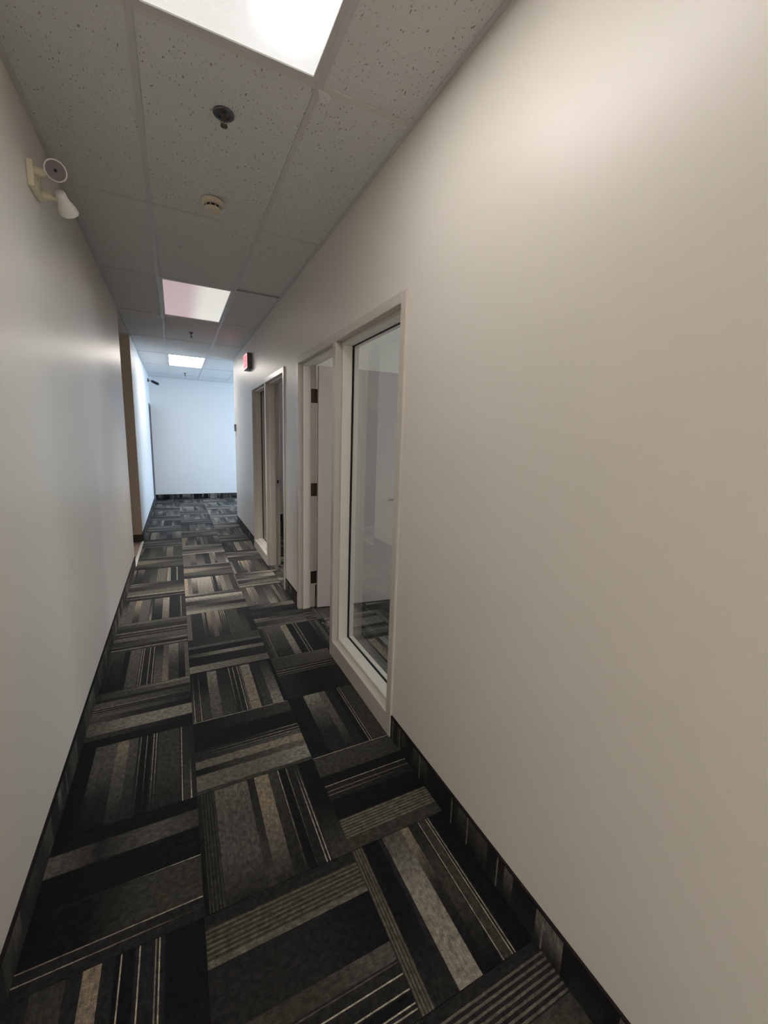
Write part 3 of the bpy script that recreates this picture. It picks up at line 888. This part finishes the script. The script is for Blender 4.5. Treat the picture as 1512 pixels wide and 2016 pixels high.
# ------------------------------------------------------------------ sprinklers
def sprinkler(x, y, label, big=False):
    r = tag(empty('sprinkler', (x, y, ZC)), label, 'sprinkler', 'pendent sprinklers down the ceiling')
    T0 = Matrix.Translation((x, y, ZC))
    if big:
        MB().lathe([(.041, .004), (.041, -.001), (.038, -.004), (.026, -.005), (.0255, .001)], 32, T0).obj('escutcheon', M['chrome_dark'], r, smooth=True)
        MB().lathe([(.026, .002), (.026, -.001), (.010, -.002)], 24, T0).obj('cup', M['chrome_dark'], r, smooth=True)
    else:
        MB().lathe([(.028, .004), (.028, -.001), (.024, -.004), (.012, -.005)], 24, T0).obj('escutcheon', M['chrome_dark'], r, smooth=True)
    dz = .040 if big else .055
    b_ = MB().lathe([(.009, 0), (.009, -.018), (.007, -.020)], 12, T0)
    for s in (-1, 1):
        b_.tube([(x + s * .006, y, ZC - .018), (x + s * .011, y, ZC - .030), (x + s * .003, y, ZC - dz + .003)], .0022, 8)
    b_.lathe([(.003, -.020), (.003, -dz + .002)], 8, T0)
    b_.obj('body', M['brass_dark'], r, smooth=True)
    df = MB()
    for k in range(12):
        a = 2 * math.pi * k / 12
        df.tube([(x + .004 * math.cos(a), y + .004 * math.sin(a), ZC - dz), (x + .0135 * math.cos(a), y + .0135 * math.sin(a), ZC - dz - .0015)], [.0022, .0028], 6)
    df.lathe([(.008, -dz + .001), (.008, -dz - .002)], 16, T0)
    df.obj('deflector', M['brass_dark'], r)
sprinkler(.233, 2.005, 'dark round sprinkler in the ceiling just past the near bright light', True)
sprinkler(.237, 6.02, 'small dark sprinkler hanging between the dim light and the far light')
sprinkler(.237, 9.88, 'tiny sprinkler on the blue-lit ceiling of the far room')

# ------------------------------------------------------------------ smoke detector
def smoke_detector():
    x, y = .241, 2.70
    r = tag(empty('smoke_detector', (x, y, ZC)), 'round cream smoke detector on the ceiling beyond the dark near sprinkler', 'smoke detector')
    T0 = Matrix.Translation((x, y, ZC))
    MB().lathe([(.058, .0), (.058, -.012), (.054, -.020), (.044, -.024)], 36, T0).obj('base', M['cream_plastic'], r, smooth=True)
    MB().lathe([(.040, -.024), (.040, -.036)], 32, T0).obj('dark_chamber', M['black'], r, smooth=True)
    f = MB()
    for k in range(10):
        a = 2 * math.pi * k / 10
        f.tube([(x + .0405 * math.cos(a), y + .0405 * math.sin(a), ZC - .022), (x + .0405 * math.cos(a), y + .0405 * math.sin(a), ZC - .038)], .003, 6)
    f.obj('fins', M['cream_plastic'], r)
    MB().lathe([(.043, -.036), (.043, -.042), (.036, -.049), (.014, -.051)], 32, T0).obj('cap', M['cream_plastic'], r, smooth=True)
smoke_detector()

# ------------------------------------------------------------------ emergency light on the left wall
def emergency_light():
    c = Vector((XL, 2.372, 2.535))
    r = tag(empty('emergency_light', c), 'ivory twin-head emergency light high on the near left wall', 'emergency light')
    MB().box(XL, XL + .022, 2.302, 2.442, 2.487, 2.585).obj('mounting_plate', M['ivory'], r, bevel=.005, segs=2)
    MB().lathe([(.016, 0), (.016, .004), (.010, .006)], 14, Matrix.Translation((XL + .022, 2.372, 2.53)) @ Matrix.Rotation(math.radians(90), 4, 'Y')).obj('cover_screw', M['ivory'], r, smooth=True)
    prof = [(.010, .052), (.0175, .049), (.0205, .042), (.0215, .022), (.0245, .008), (.0310, -.006), (.0360, -.018), (.0378, -.028), (.0372, -.034)]
    rim = [(.0370, -.028), (.0382, -.031), (.0382, -.037), (.0345, -.0395), (.0325, -.036)]
    for k, (hy, hz, aim) in enumerate(((2.305, 2.562, Vector((.30, -2.3, -.86))), (2.437, 2.500, Vector((.30, 1.25, -.85))))):
        hx = -0.387
        aim.normalize()
        q = (-aim).to_track_quat('Z', 'Y').to_matrix().to_4x4()      # local -z looks along aim
        HM = Matrix.Translation((hx, hy, hz)) @ q
        ya = 2.322 if k == 0 else 2.424
        za = 2.552 if k == 0 else 2.512
        MB().tube([(XL + .020, ya, za), (XL + .050, ya, za), (XL + .060, ya, za)], [.017, .015, .011], 14).tube(
            [(XL + .052, ya, za), (hx - .004, hy, hz + .004)], .0085, 10).obj('swivel_arm', M['ivory'], r, smooth=True)
        hd = MB().lathe(prof, 32, HM).obj('lamp_head', M['white_plastic'], r, smooth=True)
        rm = MB().lathe(rim, 32, HM).obj('lamp_rim', M['white_plastic'], None, smooth=True)
        rm.parent = hd
        rf = MB().lathe([(.006, -.0325), (.010, -.0328), (.022, -.034), (.0335, -.0372)], 28, HM).obj('reflector', M['reflector'], None, smooth=True)
        rf.parent = hd
        bl = MB().lathe([(.0065, -.032), (.0065, -.038), (.003, -.041)], 12, HM).obj('bulb', M['black'], None, smooth=True)
        bl.parent = hd
emergency_light()

# ------------------------------------------------------------------ exit sign
def exit_sign():
    x0, y0, y1, z0, z1 = XR - .060, 5.785, 6.09, 2.405, 2.600
    r = tag(empty('exit_sign', (XR, (y0 + y1) / 2, z0)), 'glowing red exit sign high on the right wall beyond the far frame', 'exit sign')
    MB().box(x0, XR, y0, y1, z0, z1).obj('housing', M['sign_box'], r, bevel=.006, segs=2)
    MB().box(x0 - .004, x0 + .001, y0 + .008, y1 - .008, z0 + .008, z1 - .008).obj('border', M['sign_border'], r)
    MB().box(x0 - .006, x0 - .003, y0 + .026, y1 - .026, z0 + .026, z1 - .026).obj('face', M['sign_face'], r)
    cu = bpy.data.curves.new('letters', 'FONT')
    cu.body = 'EXIT'; cu.size = .135; cu.extrude = .001
    cu.align_x = 'CENTER'; cu.align_y = 'CENTER'
    to = bpy.data.objects.new('tmp', cu); COL.objects.link(to)
    dg = bpy.context.evaluated_depsgraph_get()
    me = bpy.data.meshes.new_from_object(to.evaluated_get(dg))
    bpy.data.objects.remove(to)
    me.transform(Matrix(((0, 0, -1, x0 - .0065), (-1, 0, 0, (y0 + y1) / 2), (0, 1, 0, (z0 + z1) / 2), (0, 0, 0, 1))))
    me.materials.clear(); me.materials.append(M['sign_letters'])
    o = bpy.data.objects.new('letters', me); o.parent = r; o.location = -r.location; COL.objects.link(o)
exit_sign()

# ------------------------------------------------------------------ thermostat and camera
def thermostat():
    y, z = 7.56, 1.672
    r = tag(empty('thermostat', (XR, y, z)), 'small grey thermostat at the far edge of the right wall', 'thermostat')
    MB().box(XR - .026, XR, y - .042, y + .042, z - .060, z + .060).obj('case', M['grey_plastic'], r, bevel=.006, segs=2)
    MB().box(XR - .0275, XR - .0255, y - .026, y + .026, z + .004, z + .036).obj('display', M['black'], r)
    MB().tube([(XR - .006, y - .03, z - .058), (XR - .005, y - .03, z - .10), (XR - .004, y - .028, z - .15)], .004, 8).obj('cable', M['white_plastic'], r)
thermostat()

def security_camera():
    y = 10.55
    r = tag(empty('security_camera', (XL, y, 2.66)), 'little black security camera high in the far left corner', 'camera')
    mt = Matrix.Translation((XL, y, 2.665)) @ Matrix.Rotation(math.radians(90), 4, 'Y')
    MB().lathe([(.040, 0), (.040, .012), (.030, .020)], 20, mt).obj('mount', M['black'], r, smooth=True)
    MB().tube([(XL + .015, y, 2.665), (XL + .06, y, 2.660), (XL + .095, y, 2.648)], .010, 10).obj('arm', M['grey_plastic'], r, smooth=True)
    a, b = Vector((XL + .075, y + .02, 2.655)), Vector((XL + .205, y - .035, 2.592))
    MB().tube([a, a.lerp(b, .12), a.lerp(b, .9), b], [.022, .029, .029, .026], 16).obj('barrel', M['black'], r, smooth=True)
    MB().tube([a.lerp(b, .98), a.lerp(b, 1.03)], .018, 14).obj('lens', M['chrome_dark'], r, smooth=True)
security_camera()
